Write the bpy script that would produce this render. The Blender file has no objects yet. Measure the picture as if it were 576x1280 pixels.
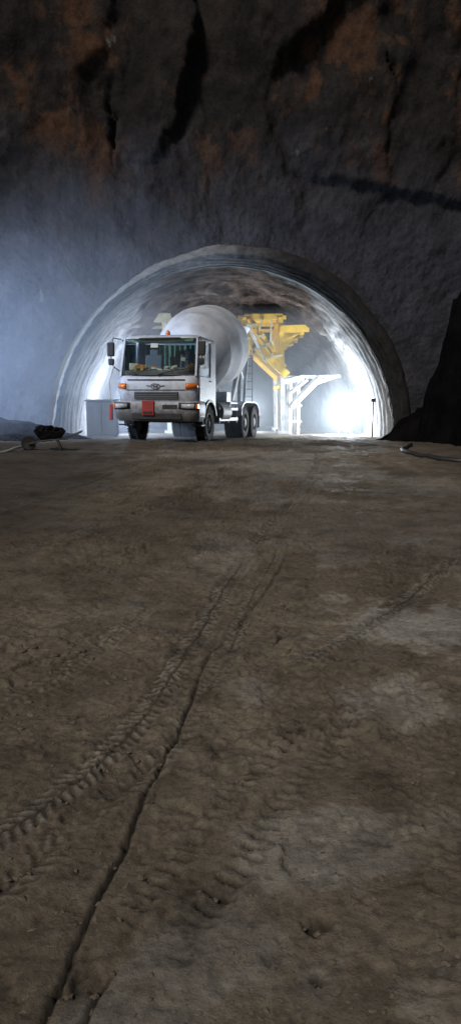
import bpy, math, random, bmesh
import numpy as np
from mathutils import Vector, Matrix
from mathutils import noise as mn
random.seed(7); rng=np.random.RandomState(11)
scene=bpy.context.scene
COL=scene.collection
rad=math.radians

# ------------------------------------------------------------ noise
def _h(ix,iy,s):
    n=(ix.astype(np.int64)*374761393+iy.astype(np.int64)*668265263+s*144269504)&0xffffffff
    n=((n^(n>>13))*1274126177)&0xffffffff
    return ((n^(n>>16))&0xffff)/65535.0
def vn(x,y,s=0):
    x=np.asarray(x,float);y=np.asarray(y,float)
    ix=np.floor(x);iy=np.floor(y);fx=x-ix;fy=y-iy
    fx=fx*fx*fx*(fx*(fx*6-15)+10);fy=fy*fy*fy*(fy*(fy*6-15)+10)
    ix=ix.astype(np.int64);iy=iy.astype(np.int64)
    a=_h(ix,iy,s);b=_h(ix+1,iy,s);c=_h(ix,iy+1,s);d=_h(ix+1,iy+1,s)
    return (a*(1-fx)+b*fx)*(1-fy)+(c*(1-fx)+d*fx)*fy-0.5
def fbm(x,y,s=0,o=4,g=0.5):
    t=0;a=1;f=1
    for i in range(o):
        ca,sa=math.cos(.7*i),math.sin(.7*i)
        t=t+a*vn((x*ca-y*sa)*f+i*17.3,(x*sa+y*ca)*f-i*9.1,s+i);a*=g;f*=2.03
    return t
def sst(a,b,x):
    t=np.clip((x-a)/(b-a),0,1);return t*t*(3-2*t)

# ------------------------------------------------------------ materials
def nodes(name):
    m=bpy.data.materials.new(name);m.use_nodes=True
    nt=m.node_tree;bs=nt.nodes["Principled BSDF"];return m,nt,bs
def N(nt,t,**k):
    n=nt.nodes.new(t)
    for a,b in k.items():
        if a in n.inputs: n.inputs[a].default_value=b
        else: setattr(n,a,b)
    return n
def noise(nt,scale,detail=5,rough=0.6,coord=None,stretch=None):
    tc=N(nt,'ShaderNodeTexCoord') if coord is None else coord
    n=N(nt,'ShaderNodeTexNoise');n.inputs['Scale'].default_value=scale
    n.inputs['Detail'].default_value=detail;n.inputs['Roughness'].default_value=rough
    if stretch:
        mp=N(nt,'ShaderNodeMapping');mp.inputs['Scale'].default_value=stretch
        nt.links.new(tc.outputs['Object'],mp.inputs[0]);nt.links.new(mp.outputs[0],n.inputs['Vector'])
    else: nt.links.new(tc.outputs['Object'],n.inputs['Vector'])
    return n
def ramp(nt,src,stops):
    r=N(nt,'ShaderNodeValToRGB');e=r.color_ramp.elements
    while len(e)<len(stops): e.new(0.5)
    for i,(p,c) in enumerate(stops):
        e[i].position=p
        e[i].color=(c,c,c,1) if not hasattr(c,'__len__') else (*c,1)
    nt.links.new(src,r.inputs[0]);return r
def mix(nt,f,a,b,mode='MIX'):
    m=N(nt,'ShaderNodeMix',data_type='RGBA',blend_type=mode)
    for s,i in ((f,0),(a,6),(b,7)):
        if hasattr(s,'is_linked') : nt.links.new(s,m.inputs[i])
        elif i==0: m.inputs[0].default_value=s
        else: m.inputs[i].default_value=(*s,1)
    return m.outputs[2]
def math_(nt,op,a,b=None,c=None):
    n=N(nt,'ShaderNodeMath',operation=op)
    for i,s in enumerate((a,b,c)):
        if s is None: continue
        if hasattr(s,'is_linked'): nt.links.new(s,n.inputs[i])
        else: n.inputs[i].default_value=s
    return n.outputs[0]
def mrange(nt,s,a,b):
    m=N(nt,'ShaderNodeMapRange');nt.links.new(s,m.inputs[0]);m.inputs[1].default_value=a;m.inputs[2].default_value=b;return m.outputs[0]
def bump(nt,bs,src,strength,dist=0.02,prev=None):
    b=N(nt,'ShaderNodeBump');b.inputs['Strength'].default_value=strength;b.inputs['Distance'].default_value=dist
    nt.links.new(src,b.inputs['Height'])
    if prev: nt.links.new(prev.outputs[0],b.inputs['Normal'])
    nt.links.new(b.outputs[0],bs.inputs['Normal']);return b
def dirty(name,c1,c2,lo=0.4,hi=0.7,scale=4,rough=0.5,metal=0,bs_=0.15,stretch=None,bdist=0.01,low=None,spec=.5):
    m,nt,bs=nodes(name)
    bs.inputs['Specular IOR Level'].default_value=spec
    n=noise(nt,scale,7,0.65,stretch=stretch)
    r=ramp(nt,n.outputs[0],[(lo,0.0),(hi,1.0)])
    c=mix(nt,r.outputs[0],c1,c2)
    if low: # mud splash climbing from the ground
        tc=N(nt,'ShaderNodeTexCoord');sp=N(nt,'ShaderNodeSeparateXYZ');nt.links.new(tc.outputs['Object'],sp.inputs[0])
        n3=noise(nt,9,6,.7);h=math_(nt,'MULTIPLY_ADD',n3.outputs[0],1.3,sp.outputs[2])
        f=N(nt,'ShaderNodeMapRange');nt.links.new(h,f.inputs[0]);f.inputs[1].default_value=low[0];f.inputs[2].default_value=low[1];f.inputs[3].default_value=.9;f.inputs[4].default_value=0
        c=mix(nt,f.outputs[0],c,(.11,.098,.085))
    nt.links.new(c,bs.inputs['Base Color'])
    bs.inputs['Roughness'].default_value=rough;bs.inputs['Metallic'].default_value=metal
    n2=noise(nt,scale*7,4,0.6);bump(nt,bs,n2.outputs[0],bs_,bdist)
    return m
M={}
M['white']=dirty('truck_paint',(.52,.555,.62),(.33,.34,.355),.48,.76,3.5,.5,low=(1.42,2.15))
M['drum']=dirty('drum_paint',(.56,.59,.64),(.36,.37,.39),.42,.68,1.6,.8,0,.25)
M['black']=dirty('black_plastic',(.018,.018,.02),(.05,.045,.04),.45,.75,6,.55)
M['rubber']=dirty('tyre_rubber',(.013,.013,.014),(.065,.055,.045),.5,.78,5,.9)
M['steel']=dirty('grey_steel',(.20,.205,.21),(.10,.085,.07),.45,.7,6,.6,.1)
M['rim']=dirty('rim_paint',(.20,.20,.20),(.10,.085,.07),.4,.7,8,.7)
M['chrome']=dirty('chrome',(.20,.20,.22),(.14,.14,.14),.5,.8,5,.3,.9,.02)
M['orange']=dirty('indicator_lens',(.75,.18,.03),(.45,.12,.03),.5,.8,9,.25)
M['red']=dirty('red_paint',(.36,.028,.02),(.12,.03,.025),.45,.7,7,.6)
M['lens']=dirty('lamp_lens',(.5,.52,.55),(.28,.28,.28),.45,.8,12,.12)
M['yellow']=dirty('yellow_paint',(.85,.52,.015),(.55,.40,.07),.48,.75,5,.5)
M['cream']=dirty('splashed_paint',(.62,.55,.32),(.42,.38,.26),.45,.72,5,.6)
M['pale']=dirty('pale_steel',(.6,.6,.58),(.32,.31,.3),.45,.75,5,.55)
M['cabinet']=dirty('grey_cabinet_paint',(.075,.078,.085),(.045,.043,.04),.4,.7,4,.7)
M['seat']=dirty('seat_cloth',(.14,.15,.16),(.2,.18,.17),.4,.7,8,.9)
M['paper']=dirty('paper',(.7,.7,.65),(.5,.5,.45),.4,.7,8,.9)
M['refl_orange']=dirty('reflection_orange',(.6,.22,.05),(.45,.42,.15),.42,.55,9,.8)  # orange of the shapes that imitate windshield reflections
M['green']=dirty('green_cloth',(.06,.16,.10),(.16,.24,.18),.45,.6,9,.8)
M['hosew']=dirty('pale_hose',(.4,.4,.4),(.2,.19,.18),.4,.7,5,.6)
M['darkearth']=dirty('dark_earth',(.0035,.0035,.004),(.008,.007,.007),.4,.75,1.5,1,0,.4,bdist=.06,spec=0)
M['mud']=dirty('clod_mud',(.165,.134,.10),(.085,.069,.052),.4,.7,6,.95,0,.5,spec=.1)
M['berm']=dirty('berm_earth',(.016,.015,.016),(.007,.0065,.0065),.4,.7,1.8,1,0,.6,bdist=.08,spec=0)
def glass():
    m=bpy.data.materials.new('window_glass');m.use_nodes=True;nt=m.node_tree;nt.nodes.clear()
    o=N(nt,'ShaderNodeOutputMaterial');t=N(nt,'ShaderNodeBsdfTransparent');t.inputs[0].default_value=(.78,.85,.84,1)
    g=N(nt,'ShaderNodeBsdfGlossy');g.inputs['Roughness'].default_value=.04
    f=N(nt,'ShaderNodeFresnel');f.inputs[0].default_value=1.6
    x=N(nt,'ShaderNodeMixShader');nt.links.new(f.outputs[0],x.inputs[0]);nt.links.new(t.outputs[0],x.inputs[1]);nt.links.new(g.outputs[0],x.inputs[2])
    nt.links.new(x.outputs[0],o.inputs[0]);return m
M['glass']=glass()
def emis(name,c,s):
    m,nt,bs=nodes(name);bs.inputs['Emission Color'].default_value=(*c,1);bs.inputs['Emission Strength'].default_value=s;return m
M['lit']=emis('lit_lamp',(.85,.92,1),90)

def ground_mat():
    m,nt,bs=nodes('mud_ground')
    n1=noise(nt,.55,6,.6);n2=noise(nt,2.6,9,.70);n3=noise(nt,24,8,.74);n4=noise(nt,1.3,5,.6);n5=noise(nt,110,5,.7)
    r1=ramp(nt,n1.outputs[0],[(.33,(.122,.097,.069)),(.53,(.200,.163,.118)),(.72,(.262,.222,.168))])
    r2=ramp(nt,n2.outputs[0],[(.32,.48),(.48,1.0),(.70,1.22)])
    c=mix(nt,1.0,r1.outputs[0],r2.outputs[0],'MULTIPLY')
    r3=ramp(nt,n3.outputs[0],[(.34,.52),(.52,1.0),(.72,1.35)])
    c=mix(nt,.9,c,r3.outputs[0],'MULTIPLY')
    a1=N(nt,'ShaderNodeAttribute',attribute_name='pale');a2=N(nt,'ShaderNodeAttribute',attribute_name='darkmask')
    pn=ramp(nt,n2.outputs[0],[(.30,.35),(.58,1)])
    pc=mix(nt,.8,(.42,.40,.35),r3.outputs[0],'MULTIPLY')
    c=mix(nt,math_(nt,'MULTIPLY',a1.outputs['Fac'],pn.outputs[0]),c,pc)
    tc=N(nt,'ShaderNodeTexCoord');wn=noise(nt,2.4,5,.6)
    vm=N(nt,'ShaderNodeMix',data_type='RGBA',blend_type='ADD');vm.inputs[0].default_value=.45
    nt.links.new(tc.outputs['Object'],vm.inputs[6]);nt.links.new(wn.outputs[1],vm.inputs[7])
    vo=N(nt,'ShaderNodeTexVoronoi',feature='DISTANCE_TO_EDGE');vo.inputs['Scale'].default_value=2.7;nt.links.new(vm.outputs[2],vo.inputs['Vector'])
    cr=ramp(nt,vo.outputs[0],[(0,1),(.014,0)]);cm=ramp(nt,n4.outputs[0],[(.53,0),(.61,1)])
    cf=math_(nt,'MULTIPLY',cr.outputs[0],cm.outputs[0]);cf=math_(nt,'MULTIPLY',cf,.6)
    c=mix(nt,cf,c,(.045,.036,.027))
    c=mix(nt,a2.outputs['Fac'],c,(.030,.024,.018))
    nt.links.new(c,bs.inputs['Base Color'])
    rr=ramp(nt,n4.outputs[0],[(.4,.9),(.7,.65)]);nt.links.new(rr.outputs[0],bs.inputs['Roughness'])
    bs.inputs['Specular IOR Level'].default_value=.22
    b=bump(nt,bs,n2.outputs[0],.7,.06)
    inv=math_(nt,'SUBTRACT',1.0,cf);b=bump(nt,bs,inv,.8,.010,b)
    b=bump(nt,bs,n3.outputs[0],.85,.022,b);b=bump(nt,bs,n5.outputs[0],.7,.005,b)
    return m
M['ground']=ground_mat()
def rock_mat():
    m,nt,bs=nodes('rock_face')
    tc=N(nt,'ShaderNodeTexCoord');sep=N(nt,'ShaderNodeSeparateXYZ');nt.links.new(tc.outputs['Object'],sep.inputs[0])
    n1=noise(nt,.45,6,.62,stretch=(1,1,.6));n2=noise(nt,1.3,9,.68,stretch=(1.2,1,.8));n3=noise(nt,9,8,.75);n4=noise(nt,.55,8,.7,stretch=(1.1,1,.7))
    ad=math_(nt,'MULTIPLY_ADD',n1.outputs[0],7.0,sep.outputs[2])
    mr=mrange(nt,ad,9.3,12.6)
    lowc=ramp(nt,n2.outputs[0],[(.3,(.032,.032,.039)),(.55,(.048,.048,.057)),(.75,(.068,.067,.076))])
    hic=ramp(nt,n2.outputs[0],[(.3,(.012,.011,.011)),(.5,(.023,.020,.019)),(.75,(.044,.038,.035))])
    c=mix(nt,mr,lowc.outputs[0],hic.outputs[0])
    om=ramp(nt,n4.outputs[0],[(.52,0),(.58,.5),(.68,.95)])
    c=mix(nt,math_(nt,'MULTIPLY',om.outputs[0],mrange(nt,ad,10.4,12.8)),c,(.100,.050,.028))
    n6=noise(nt,.9,7,.68,stretch=(1.3,1,.7));pm=ramp(nt,n6.outputs[0],[(.655,0),(.70,.8)])
    c=mix(nt,pm.outputs[0],c,(.13,.12,.112))
    g=ramp(nt,n3.outputs[0],[(.34,.6),(.58,1.1)]);c=mix(nt,.8,c,g.outputs[0],'MULTIPLY')
    nt.links.new(c,bs.inputs['Base Color']);bs.inputs['Roughness'].default_value=.95;bs.inputs['Specular IOR Level'].default_value=.1
    wn=noise(nt,1.0,5,.6);vm=N(nt,'ShaderNodeMix',data_type='RGBA',blend_type='ADD');vm.inputs[0].default_value=.5
    nt.links.new(tc.outputs['Object'],vm.inputs[6]);nt.links.new(wn.outputs[1],vm.inputs[7])
    vo=N(nt,'ShaderNodeTexVoronoi');vo.inputs['Scale'].default_value=.7;nt.links.new(vm.outputs[2],vo.inputs['Vector'])
    b=bump(nt,bs,vo.outputs['Distance'],.45,.35);b=bump(nt,bs,n2.outputs[0],.7,.2,b);b=bump(nt,bs,n3.outputs[0],.7,.04,b)
    return m
M['rock']=rock_mat()
def shot_mat():
    m,nt,bs=nodes('sprayed_concrete')
    tc=N(nt,'ShaderNodeTexCoord');sep=N(nt,'ShaderNodeSeparateXYZ');nt.links.new(tc.outputs['Object'],sep.inputs[0])
    n1=noise(nt,.7,6,.6);n2=noise(nt,5,7,.7);n3=noise(nt,30,5,.7);n4=noise(nt,1.3,8,.72)
    cc=ramp(nt,n2.outputs[0],[(.3,(.20,.195,.19)),(.6,(.35,.35,.35)),(.75,(.43,.43,.43))])
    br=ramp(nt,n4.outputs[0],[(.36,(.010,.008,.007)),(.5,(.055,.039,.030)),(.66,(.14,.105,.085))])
    w=math_(nt,'MULTIPLY',sep.outputs[1],2*math.pi/.62);w=math_(nt,'SINE',w);wj=ramp(nt,math_(nt,'MULTIPLY_ADD',w,.5,.5),[(.0,.5),(.25,1.0)])
    cj=mix(nt,.85,cc.outputs[0],wj.outputs[0],'MULTIPLY')
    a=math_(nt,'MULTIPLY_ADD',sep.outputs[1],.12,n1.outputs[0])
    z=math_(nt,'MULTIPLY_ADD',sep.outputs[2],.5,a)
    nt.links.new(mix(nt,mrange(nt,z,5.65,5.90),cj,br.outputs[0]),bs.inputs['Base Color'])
    bs.inputs['Roughness'].default_value=.95;bs.inputs['Specular IOR Level'].default_value=.15
    b=bump(nt,bs,n2.outputs[0],.6,.05);b=bump(nt,bs,n3.outputs[0],.5,.012,b)
    return m
M['shot']=shot_mat()
def collar_mat():
    m,nt,bs=nodes('collar_concrete')
    tc=N(nt,'ShaderNodeTexCoord');sep=N(nt,'ShaderNodeSeparateXYZ');nt.links.new(tc.outputs['Object'],sep.inputs[0])
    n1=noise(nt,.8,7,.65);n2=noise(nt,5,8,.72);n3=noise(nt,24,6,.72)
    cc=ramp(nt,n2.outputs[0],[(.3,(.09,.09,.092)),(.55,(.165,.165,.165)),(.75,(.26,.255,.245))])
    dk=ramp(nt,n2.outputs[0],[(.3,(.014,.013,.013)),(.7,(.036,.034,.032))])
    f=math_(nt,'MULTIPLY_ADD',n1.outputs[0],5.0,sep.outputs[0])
    nt.links.new(mix(nt,mrange(nt,f,1.8,4.4),cc.outputs[0],dk.outputs[0]),bs.inputs['Base Color'])  # shade of the right side put into the colour, darkening along x
    bs.inputs['Roughness'].default_value=.95;bs.inputs['Specular IOR Level'].default_value=.15
    b=bump(nt,bs,n2.outputs[0],.7,.05);b=bump(nt,bs,n3.outputs[0],.7,.015,b)
    return m
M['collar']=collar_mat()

# ------------------------------------------------------------ mesh builder
class MB:
    def __init__(s): s.v=[];s.f=[]
    def add(s,vs,fs):
        o=len(s.v);s.v+=[tuple(v) for v in vs];s.f+=[tuple(i+o for i in f) for f in fs];return s
    def box(s,c,d,rot=None):
        x,y,z=[k/2 for k in d];vs=[Vector((a*x,b*y,e*z)) for a in(-1,1) for b in(-1,1) for e in(-1,1)]
        if rot is not None:
            R=Matrix.Rotation(rot[2],3,'Z')@Matrix.Rotation(rot[1],3,'Y')@Matrix.Rotation(rot[0],3,'X');vs=[R@v for v in vs]
        vs=[v+Vector(c) for v in vs]
        return s.add(vs,[(0,1,3,2),(4,6,7,5),(0,4,5,1),(2,3,7,6),(0,2,6,4),(1,5,7,3)])
    def prism(s,prof,x0,x1):
        n=len(prof);vs=[(x0,y,z) for y,z in prof]+[(x1,y,z) for y,z in prof]
        fs=[tuple(range(n))[::-1],tuple(range(n,2*n))]+[(i,(i+1)%n,n+(i+1)%n,n+i) for i in range(n)]
        return s.add(vs,fs)
    def beam(s,a,b,w,h=None):
        h=h or w;a=Vector(a);b=Vector(b);d=(b-a);d.normalize()
        up=Vector((0,0,1)) if abs(d.z)<.95 else Vector((0,1,0))
        r=d.cross(up).normalized();u=r.cross(d)
        vs=[p+r*(i*w/2)+u*(j*h/2) for p in(a,b) for i,j in((-1,-1),(1,-1),(1,1),(-1,1))]
        return s.add(vs,[(3,2,1,0),(4,5,6,7),(0,1,5,4),(1,2,6,5),(2,3,7,6),(3,0,4,7)])
    def tube(s,pts,r,seg=10):
        pts=[Vector(p) for p in pts];n=len(pts);vs=[];fs=[]
        for i,p in enumerate(pts):
            d=(pts[min(i+1,n-1)]-pts[max(i-1,0)]).normalized()
            up=Vector((0,0,1)) if abs(d.z)<.9 else Vector((1,0,0))
            a=d.cross(up).normalized();b=a.cross(d)
            for k in range(seg):
                t=2*math.pi*k/seg;vs.append(p+a*(r*math.cos(t))+b*(r*math.sin(t)))
        for i in range(n-1):
            for k in range(seg):
                k2=(k+1)%seg;fs.append((i*seg+k,i*seg+k2,(i+1)*seg+k2,(i+1)*seg+k))
        fs.append(tuple(range(seg))[::-1]);fs.append(tuple((n-1)*seg+k for k in range(seg)))
        return s.add(vs,fs)
    def lathe(s,prof,org,axis,seg=40,cap=True):
        org=Vector(org);d=Vector(axis).normalized();up=Vector((0,0,1)) if abs(d.z)<.9 else Vector((1,0,0))
        a=d.cross(up).normalized();b=a.cross(d);vs=[];fs=[];n=len(prof)
        for q,r in prof:
            for k in range(seg):
                t=2*math.pi*k/seg;vs.append(org+d*q+a*(r*math.cos(t))+b*(r*math.sin(t)))
        for i in range(n-1):
            for k in range(seg):
                k2=(k+1)%seg;fs.append((i*seg+k,i*seg+k2,(i+1)*seg+k2,(i+1)*seg+k))
        if cap: fs.append(tuple(range(seg))[::-1]);fs.append(tuple((n-1)*seg+k for k in range(seg)))
        return s.add(vs,fs)
    def obj(s,name,mat,parent=None,bevel=0,smooth=False,loc=(0,0,0),rot=(0,0,0)):
        me=bpy.data.meshes.new(name);me.from_pydata(s.v,[],s.f);me.update();me.materials.append(M[mat])
        o=bpy.data.objects.new(name,me);COL.objects.link(o);o.parent=parent;o.location=loc;o.rotation_euler=rot
        bm=bmesh.new();bm.from_mesh(me);bmesh.ops.recalc_face_normals(bm,faces=bm.faces);bm.to_mesh(me);bm.free()
        if bevel:
            b=o.modifiers.new('bevel','BEVEL');b.width=bevel;b.segments=3;b.limit_method='ANGLE';b.angle_limit=rad(30)
        if smooth or bevel:
            for p in me.polygons:p.use_smooth=True
            if hasattr(me,'set_sharp_from_angle'): me.set_sharp_from_angle(angle=rad(38))
        return o
def empty(name,loc,rot=(0,0,0),parent=None):
    o=bpy.data.objects.new(name,None);COL.objects.link(o);o.location=loc;o.rotation_euler=rot;o.parent=parent;o.empty_display_size=.3;return o
def tag(o,label=None,cat=None,**k):
    if label:o["label"]=label
    if cat:o["category"]=cat
    for a,b in k.items():o[a]=b
def npmesh(name,V,F,mat,smooth=True):
    me=bpy.data.meshes.new(name)
    me.vertices.add(len(V));me.vertices.foreach_set('co',V.astype(np.float32).ravel())
    me.loops.add(F.size);me.loops.foreach_set('vertex_index',F.astype(np.int32).ravel())
    me.polygons.add(len(F));me.polygons.foreach_set('loop_start',np.arange(0,F.size,F.shape[1],dtype=np.int32))
    me.polygons.foreach_set('use_smooth',np.full(len(F),smooth))
    me.update(calc_edges=True);me.validate();me.materials.append(M[mat])
    o=bpy.data.objects.new(name,me);COL.objects.link(o);return o
def gridF(nr,nc):
    i=np.arange(nr-1)[:,None]*nc+np.arange(nc-1)[None,:];i=i.ravel()
    return np.stack([i,i+1,i+nc+1,i+nc],1)

# ------------------------------------------------------------ ground
def hbase(x,y):
    x=np.asarray(x,float);y=np.asarray(y,float)
    h=.07*sst(12,18,y)
    d=np.clip(y-20,0,45);h=h-.043*d*sst(19,23,y+0*x)
    return h
def hg(x,y): return float(hbase(x,y))
def catmull(pts,n=14):
    P=[np.array(p,float) for p in pts];P=[2*P[0]-P[1]]+P+[2*P[-1]-P[-2]];out=[]
    for i in range(1,len(P)-2):
        for k in range(n):
            t=k/n;a,b,c,d=P[i-1:i+3]
            out.append(.5*((2*b)+(-a+c)*t+(2*a-5*b+4*c-d)*t*t+(-a+3*b-3*c+d)*t**3))
    out.append(P[-2]);return np.array(out)
def pathdist(X,Y,path):
    best=np.full(X.shape,1e9);S=np.zeros(X.shape);D=np.zeros(X.shape);s0=0
    for a,b in zip(path[:-1],path[1:]):
        d=b-a;L=np.hypot(*d);d=d/L
        px=X-a[0];py=Y-a[1];t=np.clip(px*d[0]+py*d[1],0,L)
        qx=px-t*d[0];qy=py-t*d[1];dd=np.hypot(qx,qy);m=dd<best
        best=np.where(m,dd,best);S=np.where(m,s0+t,S);D=np.where(m,np.sign(d[0]*py-d[1]*px)*dd,D);s0+=L
    return best,S,D,s0
def grow(start,step,g,lim):
    out=[];x=start
    while x<lim: step*=g;x+=step;out.append(x)
    return out
xr=list(np.arange(-1.5,1.5001,.010));right=grow(1.5,.010,1.035,120)
xs=np.array([-v for v in right][::-1]+xr+right)
ys=list(np.arange(1.3,5.4,.010));y1=grow(5.4,.010,1.010,30);y2=grow(y1[-1],.3,1.12,200)
yb=grow(0,.05,1.2,60)
ys=np.array([1.3-v for v in yb][::-1]+ys+y1+y2)
X,Y=np.meshgrid(xs,ys)
H=hbase(X,Y)
wx=X+.20*fbm(X*1.1,Y*1.1,5,3);wy=Y+.20*fbm(X*1.1,Y*1.1,8,3)
H+=.085*fbm(wx*.35,wy*.35,1,4)*(1-.3*sst(12,20,Y))+.022*fbm(wx*1.6,wy*1.6,2,4)+.012*fbm(wx*7,wy*7,3,5,.66)
cr=fbm(wx*2.6,wy*2.6,61,5,.64);msk=sst(-.10,.25,fbm(X*.8,Y*.8,30,3))
for lv in(-.12,.10,.30): H+=.010*sst(lv-.010,lv+.010,cr)*msk
cl=fbm(wx*8,wy*8,21,4,.6);H+=.016*sst(.16,.34,cl)*sst(-.12,.25,fbm(X*.7,Y*.7,35,3))
H-=.013*sst(.25,.5,fbm(wx*4.1,wy*4.1,41,4,.6))
darkmask=np.zeros_like(H);pale=np.zeros_like(H)  # darker ground colour in tread gaps, grooves, holes and outer zones
def track(pts,w,depth,lam,amp,slant=.55,seed=0,split=False,dark=.6,keep=.75,duty=(.25,.75),pk=.35,berm=.7,nz=.9,lo=.1):
    global H,darkmask,pale
    P=catmull(pts);wob=.014*fbm(X*5,Y*5,seed+300,3);b,S,D,L=pathdist(X+wob,Y-wob,P)
    act=sst(0,.2,S)*(1-sst(L-.3,L-.02,S))
    act=act*np.clip(keep+nz*1.5*fbm(X*1.9,Y*1.9,seed+50,4),lo,1)
    ins=1-sst(w/2-.014,w/2+.010,b)
    H-=depth*ins*act
    H+=depth*berm*np.exp(-((b-w/2-.028)/.02)**2)*act*(1+1.6*vn(S*11,D*11,seed))
    jit=.28*fbm(S*5,D*8,seed+7,3)
    ph=(S+slant*np.abs(D))/lam+jit
    lug=sst(duty[0],duty[1],.5+.5*np.cos(2*math.pi*ph))
    if split: lug=lug*sst(.004,.012,np.abs(D))
    lug=np.clip(lug*(.9+nz*1.1*fbm(X*9,Y*9,seed+80,4,.6)),0,1.1)
    far=1-sst(9.5,12,Y);lug=lug*far+.5*(1-far)
    H+=amp*lug*ins*act
    darkmask=np.maximum(darkmask,dark*np.clip(1-lug,0,1)*ins*act)
    pale=np.maximum(pale,pk*np.clip(lug,0,1)*ins*act)
track([(-1.35,1.9),(-.834,2.515),(-.375,3.83),(.088,6.81),(1.14,11.7),(2.2,18)],.15,.010,.056,.0125,.7,1,True,.62,.95,pk=.42,lo=.3)
track([(-1.00,1.75),(-.55,2.6),(-.12,3.83),(.30,6.5),(1.35,11.7),(2.5,18)],.13,.008,.056,.010,-.7,2,True,.5,.7,pk=.3,lo=.12)
track([(-.36,2.00),(-.16,2.45),(.02,2.86),(.29,3.36),(.50,3.75)],.085,.024,.070,.024,.10,3,False,1.0,.7,(.05,.26),.08,.2,.8,.12)
track([(-.14,2.00),(.05,2.40),(.24,2.82),(.51,3.32),(.74,3.75)],.105,.027,.070,.027,-.15,9,False,1.0,.95,(.05,.26),.08,.2,.6,.25)
track([(.36,4.20),(.68,4.62),(1.02,5.1),(1.65,6.1),(2.5,7.8),(3.1,9.6)],.16,.012,.060,.015,.7,4,True,.65,.95,pk=.5,lo=.3)
track([(-1.9,2.7),(-1.15,3.7),(-.72,5.0),(-.35,7.2),(.55,11.5),(1.6,18)],.14,.008,.06,.009,.6,5,True,.4,.35,pk=.25,lo=.0)
track([(-3.0,5.6),(-1.9,7.6),(-.6,10.8),(.2,15)],.24,.016,.08,.014,.6,6,True,.5)
track([(-3.6,8.0),(-2.6,11),(-1.5,16)],.3,.02,.08,.01,.6,7,True,.5)
track([(2.6,6.4),(3.3,9.5),(3.4,15)],.3,.02,.08,.012,.6,8,True,.5)
def groove(pts,w,depth,dk=1.0,seed=0,berm=.12,jt=.012,tail=.62):
    global H,darkmask
    P=catmull(pts,10);j=jt*fbm(X*7,Y*7,seed+400,3);b,S,D,L=pathdist(X+j,Y+j,P)
    ww=w*(.6+.7*(vn(S*7,0*S,seed)+.5))+1e-4
    act=sst(0.0,.1,S)*(1-sst(L*tail,L,S))
    g=np.exp(-(b/ww)**2)*act
    H-=depth*g;darkmask=np.maximum(darkmask,dk*np.clip(1.4*np.exp(-(b/ww/1.1)**2),0,1)*act)
    H+=depth*berm*np.exp(-((b-3*w)/(1.4*w))**2)*act
groove([(-.56,1.35),(-.482,1.68),(-.449,2.03),(-.386,2.42),(-.325,2.92),(-.215,3.63),(-.133,4.32),(.067,5.08)],.0078,.022,1.0,1)
groove([(-.40,1.60),(-.36,1.78),(-.31,1.93)],.007,.02,.9,2)
groove([(.02,4.9),(.3,6.0),(.62,7.6)],.016,.015,.5,13)
groove([(.20,2.25),(.16,2.36),(.18,2.42),(.15,2.52)],.006,.02,.8,4,jt=.04)
groove([(.27,4.6),(.33,4.75),(.31,5.0)],.012,.02,.85,5,jt=.04)
groove([(.52,2.22),(.60,2.25),(.70,2.20)],.005,.015,.7,6,jt=.04)
groove([(-.70,2.42),(-.55,2.46),(-.42,2.43)],.006,.015,.6,7,jt=.04)
groove([(-1.3,4.1),(-1.1,4.3),(-.95,4.35),(-.8,4.6)],.010,.02,.6,8,jt=.05)
groove([(.9,2.6),(.75,2.75),(.70,2.95)],.006,.014,.5,9,jt=.04)
def hole(x,y,r,d,k=.9):
    i0,i1=np.searchsorted(ys,[y-4*r,y+4*r]);j0,j1=np.searchsorted(xs,[x-4*r,x+4*r]);sl=(slice(i0,i1),slice(j0,j1))
    a=X[sl];b=Y[sl];q=np.hypot(a-x+1.8*r*fbm(a*.8/r,b*.8/r,3,3),b-y+1.8*r*fbm(a*.8/r,b*.8/r,4,3))/r
    H[sl]-=d*np.exp(-q**3);darkmask[sl]=np.maximum(darkmask[sl],k*np.exp(-(q*1.05)**3))
hole(.265,2.05,.035,.045);hole(.225,1.87,.025,.025);hole(.38,5.42,.08,.04);hole(.10,4.9,.05,.03,.5)
hole(-.42,1.85,.04,.03,.7);hole(-1.1,4.3,.07,.03,.5);hole(.36,5.0,.05,.03,.7)
for i in range(240):
    y=1.7+8*rng.rand()**1.3;x=rng.uniform(-.38,.38)*y;hole(x,y,rng.uniform(.008,.026)*(1+.14*y),rng.uniform(.005,.014),rng.uniform(.1,.6))
def patch(x,y,rx,ry,k):
    global pale
    q=np.hypot((X-x)/rx,(Y-y)/ry)+1.0*fbm(X*2.0,Y*1.6,70,6,.66)
    pale=np.maximum(pale,k*(1-sst(.5,1.10,q)))
patch(1.30,4.9,.85,.8,.72);patch(.80,3.65,.36,.34,.5);patch(.34,2.45,.34,.24,.5);patch(-.15,7.3,.4,1.1,.38)
patch(.10,3.9,.24,.3,.35);patch(1.9,8.5,1.6,2.4,.25);patch(1.1,14,1.8,3.2,.45);patch(-.9,5.3,.4,.5,.25);patch(.50,1.75,.32,.3,.42)
patch(-.1,2.0,.28,.24,.35);patch(-.25,1.6,.25,.22,.4);patch(3.5,12,2,2,.3);patch(0.4,16.8,2.4,1.6,.5);patch(.85,2.6,.2,.25,.3);patch(-.9,2.1,.3,.25,.28)
dz=sst(.05,.45,fbm(X*.45+3,Y*.3,90,4))*.45;darkmask=np.maximum(darkmask,dz*sst(4,7,Y))
darkmask=np.maximum(darkmask,.50*sst(4.5,8,Y)*(1-sst(11,14,Y)*.5)*(.6+.8*fbm(X*.3,Y*.25,95,4)))
darkmask=np.maximum(darkmask,.72*sst(-.6,-3.0,X)*sst(5,9,Y)*(1-sst(21,26,Y)))
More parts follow.
